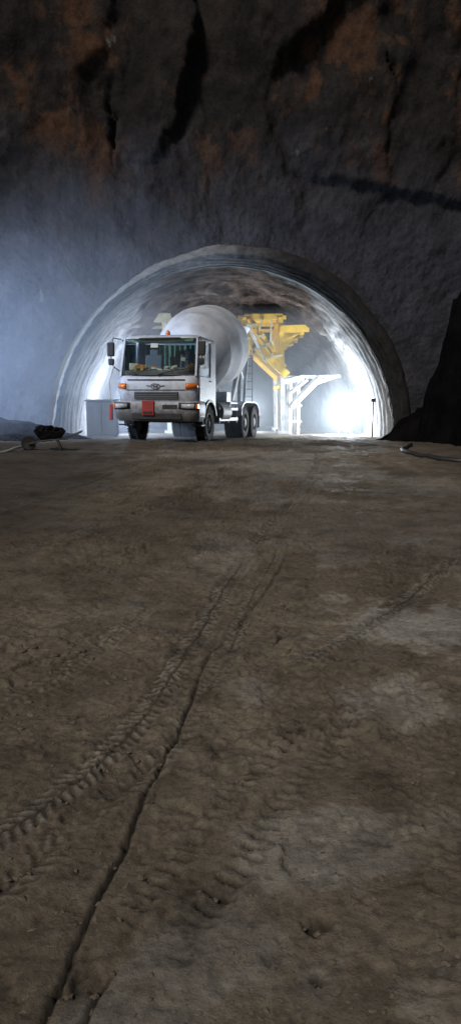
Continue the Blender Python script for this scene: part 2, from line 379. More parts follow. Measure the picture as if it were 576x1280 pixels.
darkmask=np.maximum(darkmask,.65*sst(1.8,4.5,X-.1*(Y-8))*sst(9,13,Y)*(1-sst(21,24,Y)))
darkmask=np.maximum(darkmask,.60*sst(17.2,19,Y)*(1-sst(22,24,Y)))
V=np.stack([X.ravel(),Y.ravel(),H.ravel()],1)
g=npmesh('ground',V,gridF(len(ys),len(xs)),'ground')
for nm,a in(('pale',pale),('darkmask',darkmask)):
    at=g.data.attributes.new(nm,'FLOAT','POINT');at.data.foreach_set('value',np.clip(a,0,1).astype(np.float32).ravel())
g["kind"]="structure"

ICO={}
def ico(sub):
    if sub not in ICO:
        bm=bmesh.new();bmesh.ops.create_icosphere(bm,subdivisions=sub,radius=1)
        ICO[sub]=([v.co.copy() for v in bm.verts],[tuple(v.index for v in f.verts) for f in bm.faces]);bm.free()
    return ICO[sub]
def blob(mb,c,r,seed,sub=2,flat=.6):
    rr=random.Random(seed);off=Vector([rr.uniform(-9,9) for _ in range(3)]);vs=[];ax=rr.uniform(.7,1.4);an=rr.uniform(0,3)
    P,F=ico(sub)
    for p in P:
        k=1+.55*mn.noise(p*1.5+off)+.3*mn.noise(p*4+off)
        x=p.x*k*ax;y=p.y*k/ax
        vs.append((c[0]+r*(x*math.cos(an)-y*math.sin(an)),c[1]+r*(x*math.sin(an)+y*math.cos(an)),c[2]+p.z*r*k*flat))
    mb.add(vs,F)
def gz(x,y):
    i=int(np.searchsorted(ys,y)-1);j=int(np.searchsorted(xs,x)-1);return float(H[i,j])
mb=MB()
for i in range(2300):
    y=1.6+17*random.random()**2.0;x=random.uniform(-.42,.42)*y
    if fbm(np.array([x*1.2]),np.array([y*1.2]),555,3)[0]<.0 and random.random()<.85: continue
    r=random.uniform(.0022,.007)*(1+y*.15)
    if random.random()<.10:r*=1.8
    blob(mb,(x,y,gz(x,y)-r*.15),r,i,1 if y>4 else 2,.45)
for (cx,cy,n,sp) in [(.38,5.5,14,.10),(-1.3,4.55,24,.22),(-.95,4.4,12,.12),(.33,4.95,6,.06),(-1.1,3.6,10,.14),(-.8,4.1,10,.15),(.28,2.03,8,.05),(-.45,1.8,11,.09),(.6,1.8,9,.12),(.9,3.0,9,.12),(-.7,2.2,11,.12),(.45,4.3,9,.12)]:
    for k in range(n):
        x=cx+random.gauss(0,sp);y=cy+random.gauss(0,sp);r=random.uniform(.009,.026)*(cy/5+.2);blob(mb,(x,y,gz(x,y)-r*.1),r,int(x*990+y*70),2,.55)
o=mb.obj('mud_clods','mud',smooth=False);tag(o,"scattered small clods and stones of brown mud","mud clods",kind="stuff")

# ------------------------------------------------------------ rock face
CX,CZ,PY=-.12,-.10,24.0
nt_=760;th=np.linspace(rad(-14),rad(194),nt_)
rs=[5.6];st=.05
while rs[-1]<36: rs.append(rs[-1]+st);st*=1.010
rs=np.array(rs);R,T=np.meshgrid(rs,th)
WX=CX+R*np.cos(T);WZ=CZ+R*np.sin(T)
def facets(ns,sc,seed,sharp):
    rg=np.random.RandomState(seed)
    sx=rg.uniform(-16,16,ns);sz=rg.uniform(-2,20,ns);ga=rg.uniform(-1,1,ns);gb=rg.uniform(-1,1,ns);gc=rg.uniform(-1,1,ns)
    qx=WX+.4*sc*fbm(WX*.9/sc,WZ*.9/sc,seed,5,.6);qz=WZ+.4*sc*fbm(WX*.9/sc,WZ*.9/sc,seed+9,5,.6)
    num=np.zeros(WX.shape);den=np.zeros(WX.shape)+1e-12
    for i in range(ns):
        dx=(qx-sx[i])*1.15;dz_=(qz-sz[i])*.8
        w_=np.exp(-np.hypot(dx,dz_)*sharp);num+=w_*(gc[i]*.25*sc+.40*ga[i]*dx+.30*gb[i]*dz_);den+=w_
    return num/den
dist=R-5.6
up=sst(6.0,8.6,WZ+.8*fbm(WX*.5,WZ*.5,99,3))
F1=facets(60,2.2,101,8);F2=facets(260,.9,202,14)
D=(.06+.46*up)*sst(0.2,2.2,dist)*F1+(.06+.20*up)*sst(.1,1.2,dist)*F2+(.22+.14*up)*sst(0,2.5,dist)*fbm(WX*.28,WZ*.28,131,5)*1.2+(.07+.03*up)*fbm(WX*1.3,WZ*1.0,141,6,.60)+.025*fbm(WX*5,WZ*5,147,4,.62)
line=7.85-.20*(WX-2.0)+.22*fbm(WX*.9,WZ*.9,151,4,.6)
brow=sst(1.2,3.2,WX)*sst(-.16,.10,WZ-line)*(1-sst(.5,2.6,WZ-line))
D-=.26*brow
def fis(x0,z0,z1,w,dep,s,lean=0):
    global D
    cx=x0+lean*(WZ-z0)+.40*fbm(WZ*1.1,WZ*0,s,4,.6);ww=w*(.15+1.5*(vn(WZ*1.8,WZ*0,s+4)+.5))
    D+=dep*np.exp(-np.abs((WX-cx)/ww)**1.5)*sst(z0-.2,z0+.9,WZ)*(1-sst(z1-.9,z1+.2,WZ))
fis(-3.7,7.9,10.5,.07,.45,161,.10);fis(4.7,9.9,11.3,.10,.4,171,-.05)
D-=.010*np.clip(WZ-7,0,30)
WY=PY+D+.05*sst(0,1,dist)
V=np.stack([WX.ravel(),WY.ravel(),WZ.ravel()],1)
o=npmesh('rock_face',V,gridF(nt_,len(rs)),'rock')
tag(o,"dark fractured rock face with orange stains above the tunnel","rock face",kind="structure")

# ------------------------------------------------------------ tunnel
tun=empty('tunnel',(0,0,0));tag(tun,"horseshoe tunnel with pale sprayed concrete lining and collar","tunnel")
SL=.03
def archunit(n=120,bot=-.45,k=14):
    pts=[(-1,bot*(1-i/k)) for i in range(k)]
    for i in range(n+1):
        a=math.pi*(1-i/n);pts.append((math.cos(a),math.sin(a)))
    for i in range(1,k+1): pts.append((1,bot*i/k))
    return np.array(pts)
base=archunit(190)
yy=np.arange(24.45,62,.07);nb=len(base)
rows=[];ang=np.linspace(0,14,nb)
for y in yy:
    ph=y/.62-.25;rib=max(0,math.cos(2*math.pi*ph))**4*.065
    rgh=sst(26,28,y)*sst(2.2,3.6,base[:,1]*5.3)
    rr=5.31-rib*(1-rgh)+.10*fbm(ang*.55,np.full(nb,y*.5),201,4)+.035*fbm(ang*3,np.full(nb,y*2.5),211,3)+.30*rgh*fbm(ang*1.6,np.full(nb,y*1.2),215,5,.6)
    rows.append(np.stack([CX+base[:,0]*rr,np.full(nb,y),CZ-SL*(y-24)+base[:,1]*rr],1))
o=npmesh('lining',np.concatenate(rows),gridF(len(yy),nb),'shot');o.parent=tun
base2=archunit(340);nb2=len(base2);ang2=np.linspace(0,17,nb2)
a_=np.arctan2(np.maximum(base2[:,1],0),base2[:,0])
wid=np.interp(a_,[0,.5,1.2,1.7,2.4,math.pi],[.46,.56,.60,.46,.22,.14])
prof=[(1.30,24.55),(1.20,24.20),(1.05,24.0),(.95,23.92),(.80,23.88),(.62,23.86),(.50,23.86),(.44,23.88),(.42,23.94),(.30,23.96),(.27,23.99),(.26,24.07),(.16,24.09),(.14,24.12),(.13,24.22),(.04,24.24),(.02,24.27),(.01,24.6)]
fine=[]
for a,b in zip(prof[:-1],prof[1:]):
    for k in range(3): fine.append((a[0]+(b[0]-a[0])*k/3,a[1]+(b[1]-a[1])*k/3))
fine.append(prof[-1]);rows=[]
for i,(q,y) in enumerate(fine):
    n1=.06*fbm(ang2*1.1,np.full(nb2,i*.03),221,4)+.026*fbm(ang2*7,np.full(nb2,i*.25),231,4,.6)
    rr=5.30+q*wid+n1*(1 if q>.05 else .5);yv=y+.035*fbm(ang2*3.2,np.full(nb2,i*.15),241,5,.6)
    rows.append(np.stack([CX+base2[:,0]*rr,yv,CZ+base2[:,1]*rr],1))
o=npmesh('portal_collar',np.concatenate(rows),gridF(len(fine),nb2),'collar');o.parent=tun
gx,gzz=np.meshgrid(np.linspace(-6.2,6.2,90),np.linspace(-5,6,80))
V=np.stack([gx.ravel(),(56+.9*fbm(gx*.5,gzz*.5,251,5)).ravel(),gzz.ravel()],1)
o=npmesh('end_face',V,gridF(80,90),'rock');o.parent=tun

# ------------------------------------------------------------ truck
A=rad(14.5);tx,ty=-1.93,19.8
truck=empty('mixer_truck',(tx,ty,hg(tx,ty+1)),(-rad(2.1),0,-A))
tag(truck,"dusty white concrete mixer truck with grey drum at the tunnel mouth","concrete mixer truck")
W=1.08
arch=[(1.2+.62*math.cos(a),.52+.62*math.sin(a)) for a in [rad(k) for k in range(46,135,11)]]
def shell(levels,rc=.20,nseg=8):
    mb=MB();rings=[]
    for z,yf,hw,ybk in levels:
        ring=[(-hw,ybk,z)]
        for k in range(nseg+1):
            a=math.pi/2*k/nseg;ring.append((-hw+rc-rc*math.cos(a),yf+rc-rc*math.sin(a),z))
        for k in range(nseg+1):
            a=math.pi/2*k/nseg;ring.append((hw-rc+rc*math.sin(a),yf+rc-rc*math.cos(a),z))
        ring.append((hw,ybk,z));rings.append(ring)
    n=len(rings[0]);vs=[p for r in rings for p in r];fs=[]
    for i in range(len(rings)-1):
        for k in range(n): k2=(k+1)%n;fs.append((i*n+k,i*n+k2,(i+1)*n+k2,(i+1)*n+k))
    fs.append(tuple(range(n))[::-1]);fs.append(tuple((len(rings)-1)*n+k for k in range(n)))
    return mb.add(vs,fs)
BZ=1.75
cab=shell([(1.06,.02,W,.62),(1.10,-.01,W,.62),(1.30,-.035,W,.62),(1.50,-.03,W,.62),(1.64,.0,W,.62),(BZ-.02,.05,W-.01,.62),(BZ,.075,W-.02,.62)],.27)
cab.prism([(.60,1.08),(.60,BZ),(1.85,BZ),(1.85,.98)]+arch+[(.72,1.0)],-W,W)
for s in(-1,1): cab.prism([(1.36,BZ),(1.40,2.71),(1.85,2.71),(1.85,BZ)],s*(W-.07),s*(W-.01))
cab.box((0,1.82,2.22),(2*W-.04,.06,.95))
cab.obj('cab_body','white',truck,smooth=True)
shell([(2.71,.285,W-.045,1.87),(2.74,.30,W-.045,1.87),(2.785,.38,W-.08,1.83),(2.82,.52,W-.17,1.75),(2.845,.78,W-.34,1.6)],.30).obj('cab_roof','white',truck,smooth=True)
for s in(-1,1):
    MB().beam((s*(W-.05),.15,BZ-.02),(s*(W-.085),.40,2.73),.06,.06).obj('windshield_pillar','white',truck,bevel=.02)
def wsy(x,z):
    return .055+(z-BZ)*.25+.17*(abs(x)/1.0)**3
Z0,Z1=BZ+.03,2.715
mb=MB();nx,nz=18,6;vs=[]
for j in range(nz+1):
    z=Z0+(Z1-Z0)*j/nz
    for i in range(nx+1):
        x=-1.01+.02*j/nz+(2.02-.04*j/nz)*i/nx;vs.append((x,wsy(x,z)-.02,z))
fs=[(j*(nx+1)+i,j*(nx+1)+i+1,(j+1)*(nx+1)+i+1,(j+1)*(nx+1)+i) for j in range(nz) for i in range(nx)]
mb.add(vs,fs).obj('windshield','glass',truck,smooth=True)
mb=MB()
for z,t in((Z0-.01,.032),(Z1,.022)): mb.tube([(x,wsy(x,z)-.02,z) for x in np.linspace(-1.01,1.01,17)],t,8)
for s in(-1,1): mb.tube([(s*1.01,wsy(1.0,z)-.02,z) for z in np.linspace(Z0,Z1,5)],.022,8)
mb.obj('windshield_frame','black',truck,smooth=True)
for x0,x1 in((-.75,-.15),(.05,.65)):
    MB().tube([(x0,-.01,BZ+.02),(x0+.28,.01,BZ+.11),(x1+.1,.02,BZ+.15)],.011,6).beam((x0+.1,-.01,BZ+.06),(x1+.18,.02,BZ+.17),.02).obj('windshield_wiper','black',truck)
MB().box((0,.32,2.665),(1.8,.012,.07)).obj('sun_visor','green',truck)
MB().box((-.12,.215,2.53),(.20,.006,.11)).obj('windshield_sticker','paper',truck)
MB().box((0,.45,BZ+.06),(1.9,.5,.16)).box((.45,.62,BZ+.16),(.5,.18,.14)).obj('dashboard','steel',truck,bevel=.03)
for x in(-.5,.5): MB().box((x,1.25,2.06),(.5,.14,.62),(rad(-10),0,0)).box((x,1.30,2.42),(.26,.1,.2)).box((x,1.0,1.84),(.5,.5,.12)).obj('seat','seat',truck,bevel=.04)
MB().tube([(.5+.21*math.cos(a),.78+.06*math.sin(a),2.04+.19*math.sin(a)) for a in np.linspace(0,2*math.pi,25)],.015,8).obj('steering_wheel','black',truck,smooth=True)
MB().box((-.78,.42,2.0),(.22,.04,.18),(rad(-20),0,.25)).obj('reflection_card','paper',truck)  # loose shapes added behind the glass to imitate windshield reflections
MB().box((-.1,.34,1.93),(.30,.04,.06),(rad(-25),.2,0)).obj('reflection_card','paper',truck)
MB().box((.62,.36,2.18),(.12,.02,.10),(rad(-15),.3,.1)).obj('reflection_card','paper',truck)
mb=MB()
for i in range(9): blob(mb,(-.5+random.gauss(0,.13),.44,1.93+random.uniform(0,.08)),random.uniform(.05,.09),i+40,2,.8)
mb.obj('reflection_orange','refl_orange',truck)
mb=MB()
for i in range(7): blob(mb,(.24+random.gauss(0,.1),.42,1.93+random.uniform(0,.07)),random.uniform(.04,.07),i+60,2,.8)
mb.obj('reflection_lump','paper',truck)
mb=MB()
for i in range(6): blob(mb,(.78+random.gauss(0,.07),.44,1.94+random.uniform(0,.1)),random.uniform(.05,.08),i+80,2,.9)
mb.obj('reflection_lump','refl_orange',truck)
mb=MB();vs=[];nn=40
for i in range(nn+1):
    for z in(2.02,2.66): vs.append((-.9+1.8*i/nn,1.74+.035*math.sin(i*1.9)+.01*math.sin(i*.7),z))
mb.add(vs,[(2*i,2*i+1,2*i+3,2*i+2) for i in range(nn)]).obj('cab_curtain','green',truck,smooth=True)
for s in(-1,1):
    d=MB().box((s*(W+.008),.80,1.41),(.03,1.08,.67)).box((s*W,.82,2.68),(.03,.94,.05)).beam((s*W,.28,BZ),(s*(W-.03),.45,2.67),.05,.03).box((s*W,1.33,2.22),(.03,.07,.90)).obj('door','white',truck,bevel=.012)
    MB().add([(s*(W-.01),.30,BZ+.01),(s*(W-.01),1.30,BZ+.01),(s*(W-.02),1.30,2.66),(s*(W-.02),.47,2.66)],[(0,1,2,3)]).obj('window','glass',d)
    MB().box((s*(W+.035),1.2,1.64),(.025,.16,.04)).obj('handle','black',d,bevel=.008)
    m=MB().tube([(s*(W-.02),.24,2.70),(s*(W+.10),.04,2.71),(s*(W+.15),.0,2.5),(s*(W+.15),.0,2.05),(s*(W+.06),.05,1.95),(s*(W-.0),.18,1.88)],.014,8).obj('mirror_arm','black',truck,smooth=True)
    MB().box((s*(W+.15),-.02,2.42),(.20,.08,.36)).obj('mirror','black',m,bevel=.03)
    MB().box((s*(W+.14),-.02,2.10),(.16,.07,.17)).obj('mirror','black',m,bevel=.03)
    mb=MB();vs=[]
    for i in range(7):
        t=i/6;a=t*math.pi/2*.8;x=s*(W-.27+.285*math.sin(a));y=-.04+.27-.285*math.cos(a)
        for z in(1.40+.03*t,1.55+.02*t): vs.append((x,y,z))
    mb.add(vs,[(2*i,2*i+1,2*i+3,2*i+2) for i in range(6)])
    o=mb.obj('indicator_lamp','orange',truck,smooth=True);so=o.modifiers.new('s','SOLIDIFY');so.thickness=.03;so.offset=0
    MB().box((s*1.125,-.03,.97),(.07,.1,.13)).obj('side_marker_lamp','orange',truck,bevel=.012)
    MB().box((s*1.02,.42,.72),(.26,.34,.06)).box((s*1.02,.42,.48),(.26,.34,.04)).box((s*1.06,.55,.62),(.1,.04,.36)).obj('step','black',truck,bevel=.01)
    pr=[(1.2+.66*math.cos(a),.52+.64*math.sin(a)) for a in np.linspace(rad(20),rad(165),12)]+[(1.2+.60*math.cos(a),.52+.58*math.sin(a)) for a in np.linspace(rad(165),rad(20),12)]
    MB().prism(pr,s*.86,s*(W+.05)).obj('wheel_arch','black',truck)
MB().box((0,-.018,1.645),(1.56,.03,.022)).obj('panel_seam','black',truck)
MB().box((0,-.045,1.385),(1.60,.02,.014)).obj('panel_seam','black',truck)
gr=MB().box((.02,-.04,1.24),(1.20,.03,.19)).obj('grille','black',truck,bevel=.01)
mb=MB()
for i in range(4): mb.box((.02,-.06,1.172+.045*i),(1.16,.02,.013))
mb.obj('grille_slat','steel',gr)
em=MB();em.tube([(.12*math.cos(a),-.055,1.48+.065*math.sin(a)) for a in np.linspace(0,2*math.pi,29)],.010,6)
for s in(-1,1):
    em.box((s*.045,-.055,1.48),(.018,.02,.09));em.beam((s*.12,-.05,1.48),(s*.25,-.048,1.497),.012,.014)
em.box((0,-.055,1.48),(.09,.02,.018));em.obj('emblem','chrome',truck)
bp=shell([(.58,.0,1.10,.55),(.68,-.09,1.14,.55),(.84,-.14,1.16,.55),(1.0,-.14,1.16,.55),(1.08,-.10,1.15,.55),(1.10,-.05,1.13,.55)],.24).obj('bumper','white',truck,smooth=True)
MB().box((.05,-.115,.71),(1.35,.04,.15)).box((.42,-.14,.95),(.40,.02,.11)).obj('bumper_opening','black',bp,bevel=.008)
for s in(-1,1):
    def cpt(t,z,off):
        a=t*math.pi/2;return (s*(1.16-.24+(.24+off)*math.sin(a)),-.14+.24-(.24+off)*math.cos(a),z)
    for nm,mt,za,zb,x0,off,ta in(('headlamp_housing','black',.88,1.06,.66,.008,.72),('headlamp','lens',.91,1.03,.74,.022,.40)):
        mb=MB();vs=[(s*x0,-.14-off,za+.02),(s*x0,-.14-off,zb)]
        for i in range(6):
            for z in(za,zb): vs.append(cpt(ta*i/5,z,off))
        mb.add(vs,[(2*i,2*i+1,2*i+3,2*i+2) for i in range(6)])
        o=mb.obj(nm,mt,bp,smooth=True);so=o.modifiers.new('s','SOLIDIFY');so.thickness=.012;so.offset=0
pl=MB().box((-.16,-.165,.92),(.32,.05,.38)).obj('warning_board','red',truck,bevel=.01)
MB().box((-.16,-.195,.80),(.24,.02,.07)).obj('board_stripe','black',pl)
MB().tube([(-1.16,.0,2.0),(-1.27,-.04,1.6),(-1.25,-.04,1.15),(-1.16,.0,1.02)],.018,8).obj('grab_rail','pale',truck,smooth=True)
MB().box((-1.24,-.02,.80),(.08,.06,.40)).obj('side_reflector','red',truck,bevel=.01)
MB().lathe([(0,.06),(.04,.065),(.09,.05),(.12,.02)],(.05,.8,2.85),(0,0,1),16).obj('beacon','orange',truck,smooth=True)
mb=MB()
for s in(-1,1): mb.box((s*.42,4.2,.92),(.09,7.8,.26))
for y in(2.2,3.4,4.4,5.8,7.2,8.0): mb.box((0,y,.92),(.8,.1,.18))
mb.box((0,1.25,.6),(1.8,.14,.14)).box((0,5.1,.55),(1.7,.2,.2)).box((0,6.4,.55),(1.7,.2,.2)).box((0,.9,.9),(.9,1.2,.5))
mb.obj('chassis','black',truck)
MB().lathe([(0,.27),(.03,.3),(.97,.3),(1.0,.27)],(.88,2.35,.82),(0,1,0),24).obj('fuel_tank','steel',truck,smooth=True)
MB().box((-.88,2.9,.82),(.5,.9,.5)).obj('tool_box','steel',truck,bevel=.02)
MB().box((.0,2.12,1.7),(1.5,.28,.9)).obj('water_tank','white',truck,bevel=.08)
for s in(-1,1):
    mb=MB().beam((s*1.08,2.2,.62),(s*1.08,4.35,.62),.04,.1).beam((s*1.08,2.2,.92),(s*1.08,4.35,.92),.04,.08)
    for y in(2.3,3.3,4.3): mb.box((s*1.06,y,.76),(.04,.05,.5))
    mb.box((s*.85,3.85,1.10),(.5,.9,.05)).beam((s*1.05,3.5,1.1),(s*1.05,3.5,.7),.05).box((s*.8,3.7,1.28),(.35,.5,.3)).obj('side_guard','white',truck,bevel=.008)
    ar=[(5.1-.62,.75),(5.1-.55,1.0),(5.1-.3,1.13),(5.1,1.17),(6.4,1.17),(6.75,1.12),(6.98,.98),(7.05,.72)]
    pr=ar+[(y+(0.04 if y<5.5 else -.04),z-.04) for y,z in ar[::-1]]
    MB().prism(pr,s*.62,s*1.19).obj('mudguard','white',truck)
    MB().box((s*.9,7.25,.55),(.5,.02,.5)).obj('mud_flap','black',truck)
    MB().box((s*.85,7.95,.82),(.3,.06,.14)).obj('tail_lamp','red',truck,bevel=.01)
mb=MB()
for s in(-1,1):
    mb.beam((s*.42,2.45,1.05),(s*.28,2.65,2.05),.12).beam((s*.42,3.0,1.05),(s*.28,2.7,2.05),.1)
mb.box((0,2.62,2.0),(.7,.3,.14)).obj('drum_pedestal','steel',truck)
mb=MB()
for s in(-1,1): mb.beam((s*.42,6.1,1.05),(s*.55,6.6,2.3),.13).beam((s*.42,7.2,1.05),(s*.55,6.7,2.3),.11).beam((s*.42,7.9,1.05),(s*.62,7.6,2.9),.08)
mb.box((0,6.65,2.25),(1.3,.3,.14)).obj('drum_pedestal','steel',truck)
tilt=rad(11);ax=(0,math.cos(tilt),math.sin(tilt));org=(0,2.45,2.40)
pf=[(-.12,.22),(-.05,.35),(0,.62),(.04,.74),(.14,.86),(.45,1.02),(.80,1.15),(.82,1.156),(.84,1.152),(1.3,1.255),(1.6,1.285),(1.63,1.291),(1.66,1.285),(2.5,1.28),(2.53,1.285),(2.9,1.20),(3.3,1.03),(3.33,1.035),(3.72,.82),(3.74,.90),(3.92,.90),(3.94,.74),(4.55,.50),(4.7,.48)]
MB().lathe(pf,org,ax,72).obj('drum','drum',truck,smooth=True)
MB().lathe([(0,.25),(.7,.62),(.74,.66),(.78,.6)],(0,7.65,3.0),(0,.1,1),20).obj('hopper','drum',truck)
MB().prism([(7.6,2.75),(8.1,2.2),(8.9,1.7),(8.93,1.76),(8.15,2.3),(7.65,2.85)],-.28,.28).obj('chute','drum',truck)
mb=MB()
for x in(.42,.72): mb.tube([(x,7.95,.9),(x,7.95,2.8),(x,7.7,3.0)],.02,6)
for i in range(7): mb.tube([(.42,7.95,1.1+.27*i),(.72,7.95,1.1+.27*i)],.015,6)
mb.obj('ladder','steel',truck)
def wheel(loc,side,dual):
    w=.27
    hub=MB().lathe([(0,.11),(.1,.11),(.13,.07),(.14,.0001)] if not dual else [(-.1,.16),(.12,.15),(.14,.12),(.15,.001)],(0,0,0),(side,0,0),20).obj('wheel','rim',truck,loc=loc,smooth=True)
    ty_=MB();R=.50
    for off in ([0] if not dual else [0,-.31*side]):
        prof=[(-w/2+.02,.29),(-w/2,.34),(-w/2-.005,.42),(-w/2+.03,.485),(-w/2+.06,R),(-.04,R),(-.035,R-.012),(-.025,R-.012),(-.02,R),(.02,R),(.025,R-.012),(.035,R-.012),(.04,R),(w/2-.06,R),(w/2-.03,.485),(w/2+.005,.42),(w/2,.34),(w/2-.02,.29)]
        ty_.lathe(prof,(off,0,0),(1,0,0),40,cap=False)
        for k in range(44):
            a=2*math.pi*k/44
            for q in(-1,1): ty_.box((off+q*.095,R*math.sin(a),R*math.cos(a)),(.07,.035,.03),(-a,0,0))
    ty_.obj('tyre','rubber',hub,smooth=True)
    rm=MB()
    pr=[(.11,.29),(.12,.30),(.13,.285),(.02,.25),(-.05,.20),(-.06,.10)] if dual else [(.11,.29),(.13,.30),(.13,.28),(.05,.25),(.03,.2),(.09,.12)]
    rm.lathe(pr,(0,0,0),(side,0,0),32,cap=False)
    for k in range(10):
        a=2*math.pi*k/10;rm.lathe([(.03,.018),(.11,.018)],(0,.155*math.sin(a),.155*math.cos(a)),(side,0,0),6)
    rm.lathe([(0.0,.26),(.02,.1)],(0,0,0),(side,0,0),32)
    rm.obj('rim','rim',hub,smooth=True)
for s in(-1,1):
    wheel((s*.96,1.2,.50),s,False)
    for y in(5.1,6.4): wheel((s*1.03,y,.50),s,True)

# ------------------------------------------------------------ formwork gantry
gy=31.0;g0=hg(0,gy)
gan=empty('formwork_gantry',(-.15,gy,g0));tag(gan,"yellow steel formwork gantry with platforms and diagonal braces","gantry")
zt=4.2-g0
for k,dy in enumerate((0,2.6,5.2)):
    z0=-.03*dy
    for x in(-2.3,2.3):
        MB().beam((x-.06,dy,zt-2.3+z0),(x-.18,dy,zt+z0),.19,.24).obj('post','yellow' if x>0 else 'cream',gan,bevel=.01)
        MB().beam((x,dy,z0-.1),(x-.06,dy,zt-2.3+z0),.18,.20).box((x,dy,z0+.06),(.42,.42,.12)).obj('post_base','pale',gan,bevel=.01)
    MB().beam((.45,dy,zt+z0-.02),(2.35,dy,zt+z0-.02),.12,.15).obj('cross_beam','yellow',gan)
    MB().beam((-3.6,dy,zt+z0-.14),(.45,dy,zt+z0-.14),.14,.12).obj('cross_beam','cream',gan)
    MB().beam((2.2,dy-.1,zt+z0-1.15),(3.05,dy-.1,zt+z0-.62),.10).beam((2.1,dy-.1,zt-.48+z0),(3.25,dy-.1,zt-.44+z0),.20,.28).beam((2.1,dy-.1,zt-.95+z0),(2.9,dy-.1,zt-.72+z0),.1,.12).obj('bracket','yellow',gan)
    MB().beam((.60,dy-.16,zt+z0-.05),(1.15,dy-.16,zt+z0-1.25),.2,.30).beam((1.08,dy-.16,zt+z0-1.05),(2.42,dy-.16,zt-2.28+z0),.2,.30).obj('brace','yellow',gan)
    MB().beam((.95,dy-.2,zt+z0-.1),(2.32,dy-.2,zt-1.95+z0),.12,.16).obj('brace','yellow',gan)
for x in(-2.4,2.2):
    MB().beam((x,0,zt+.0),(x,5.2,zt-.16),.14,.14).beam((x,0,1.9),(x,5.2,1.75),.12,.14).obj('side_beam','yellow' if x>0 else 'cream',gan)
mb=MB()
for (x0,z0_,x1,z1_,w_) in [(.62,-.45,1.20,-.32,.12),(.80,-.88,1.5,-.72,.09),(1.1,-1.25,1.85,-1.02,.12),(1.45,-1.62,2.2,-1.50,.09),(1.35,-.1,1.30,-.6,.07),(1.75,-.1,1.72,-1.1,.06)]:
    mb.beam((x0,-.36,zt+z0_),(x1,-.36,zt+z1_),.06,w_)
mb.obj('brace_stiffener','cream',gan)
MB().lathe([(0,.06),(1.0,.06),(1.02,.03),(1.7,.03)],(.80,-.45,zt-.3),(.5,0,-1),14).obj('hydraulic_cylinder','pale',gan,smooth=True)
MB().box((-3.05,2.4,zt+.12),(1.5,5.4,.08)).obj('platform','cream',gan)
MB().box((-3.05,-.3,zt-.05),(1.7,.06,.34)).obj('platform_board','cream',gan)
MB().box((1.45,2.6,zt+.10),(1.5,5.3,.05)).obj('platform','yellow',gan)

sc=empty('scaffold_frame',(2.2,29.6,hg(2,29.6)));tag(sc,"pale splashed steel scaffold frame beside the yellow gantry","scaffold frame")
hz=1.84-hg(2,29.6)
MB().beam((0,0,hz),(2.0,0,hz+.03),.09,.10).beam((0,1.6,hz),(2.0,1.6,hz+.03),.09,.10).beam((1.35,0,hz),(1.35,1.6,hz),.07).obj('top_rail','pale',sc)
for x,y in((.12,0),(.42,0),(.12,1.6),(.42,1.6)): MB().beam((x,y,-.1),(x,y,hz),.11).obj('post','pale',sc)
for dy in(-.07,1.5): MB().beam((.15,dy,hz-1.15),(1.25,dy,hz-.04),.12,.16).beam((.1,dy,hz-.62),(.75,dy,hz-.1),.06,.09).beam((.8,dy,hz-.35),(1.75,dy,hz-.02),.05,.08).obj('brace','pale',sc)
for z in(.5,1.1): MB().beam((0,0,z),(.55,0,z),.07).obj('rung','pale',sc)
MB().beam((-.2,-.05,hz-.2),(.6,-.05,hz+.0),.08,.18).obj('strut','pale',sc)

# ------------------------------------------------------------ flood lights (tunnel lamps, plus one added out of view)
def flood(loc,head_h,aim,power,label,size=.12,hs=(.34,.26),spot=None,col=(.80,.90,1.0)):
    x,y=loc;z=hg(x,y);r=empty('flood_light',(x,y,z));tag(r,label,"flood light")
    mb=MB()
    for k in range(3):
        a=rad(90+120*k);mb.beam((0,0,head_h*.45),(.35*math.cos(a),.35*math.sin(a),-.02),.025)
    mb.tube([(0,0,head_h*.3),(0,0,head_h-.1)],.018,8);mb.obj('tripod','black',r)
    d=(Vector(aim)-Vector((x,y,z+head_h))).normalized();q=d.to_track_quat('-Y','Z').to_euler()
    hd=MB().box((0,.05,0),(hs[0],.10,hs[1])).obj('lamp_head','black',r,bevel=.01,loc=(0,0,head_h),rot=q)
    MB().box((0,-.008,0),(hs[0]*.88,.01,hs[1]*.85)).obj('lamp_lens','lit',hd)
    L=bpy.data.lights.new('flood_lamp','SPOT' if spot else 'POINT');L.energy=power;L.color=col;L.shadow_soft_size=size
    if spot: L.spot_size=spot;L.spot_blend=.9
    o=bpy.data.objects.new('flood_lamp',L);COL.objects.link(o);o.location=Vector((x,y,z+head_h))+d*.22
    if spot:o.rotation_euler=d.to_track_quat('-Z','Y').to_euler()
flood((4.25,28.6),.85,(3.2,24,.9),1350,"lit white flood light on a tripod beside the tunnel wall",hs=(.6,.42))
flood((-3.7,29.5),1.1,(-3.2,24,1.6),850,"lit white flood light on a tripod behind the truck",col=(.60,.74,1))
flood((.9,34.5),1.0,(0.4,28,.6),560,"lit white flood light on a tripod under the gantry")
flood((-9.5,18.5),2.6,(-5.4,24,2.0),6800,"unseen blue-white flood light aimed at the rock wall",spot=rad(100),col=(.50,.68,1))  # added lamp out of view, lights the left rock and haze

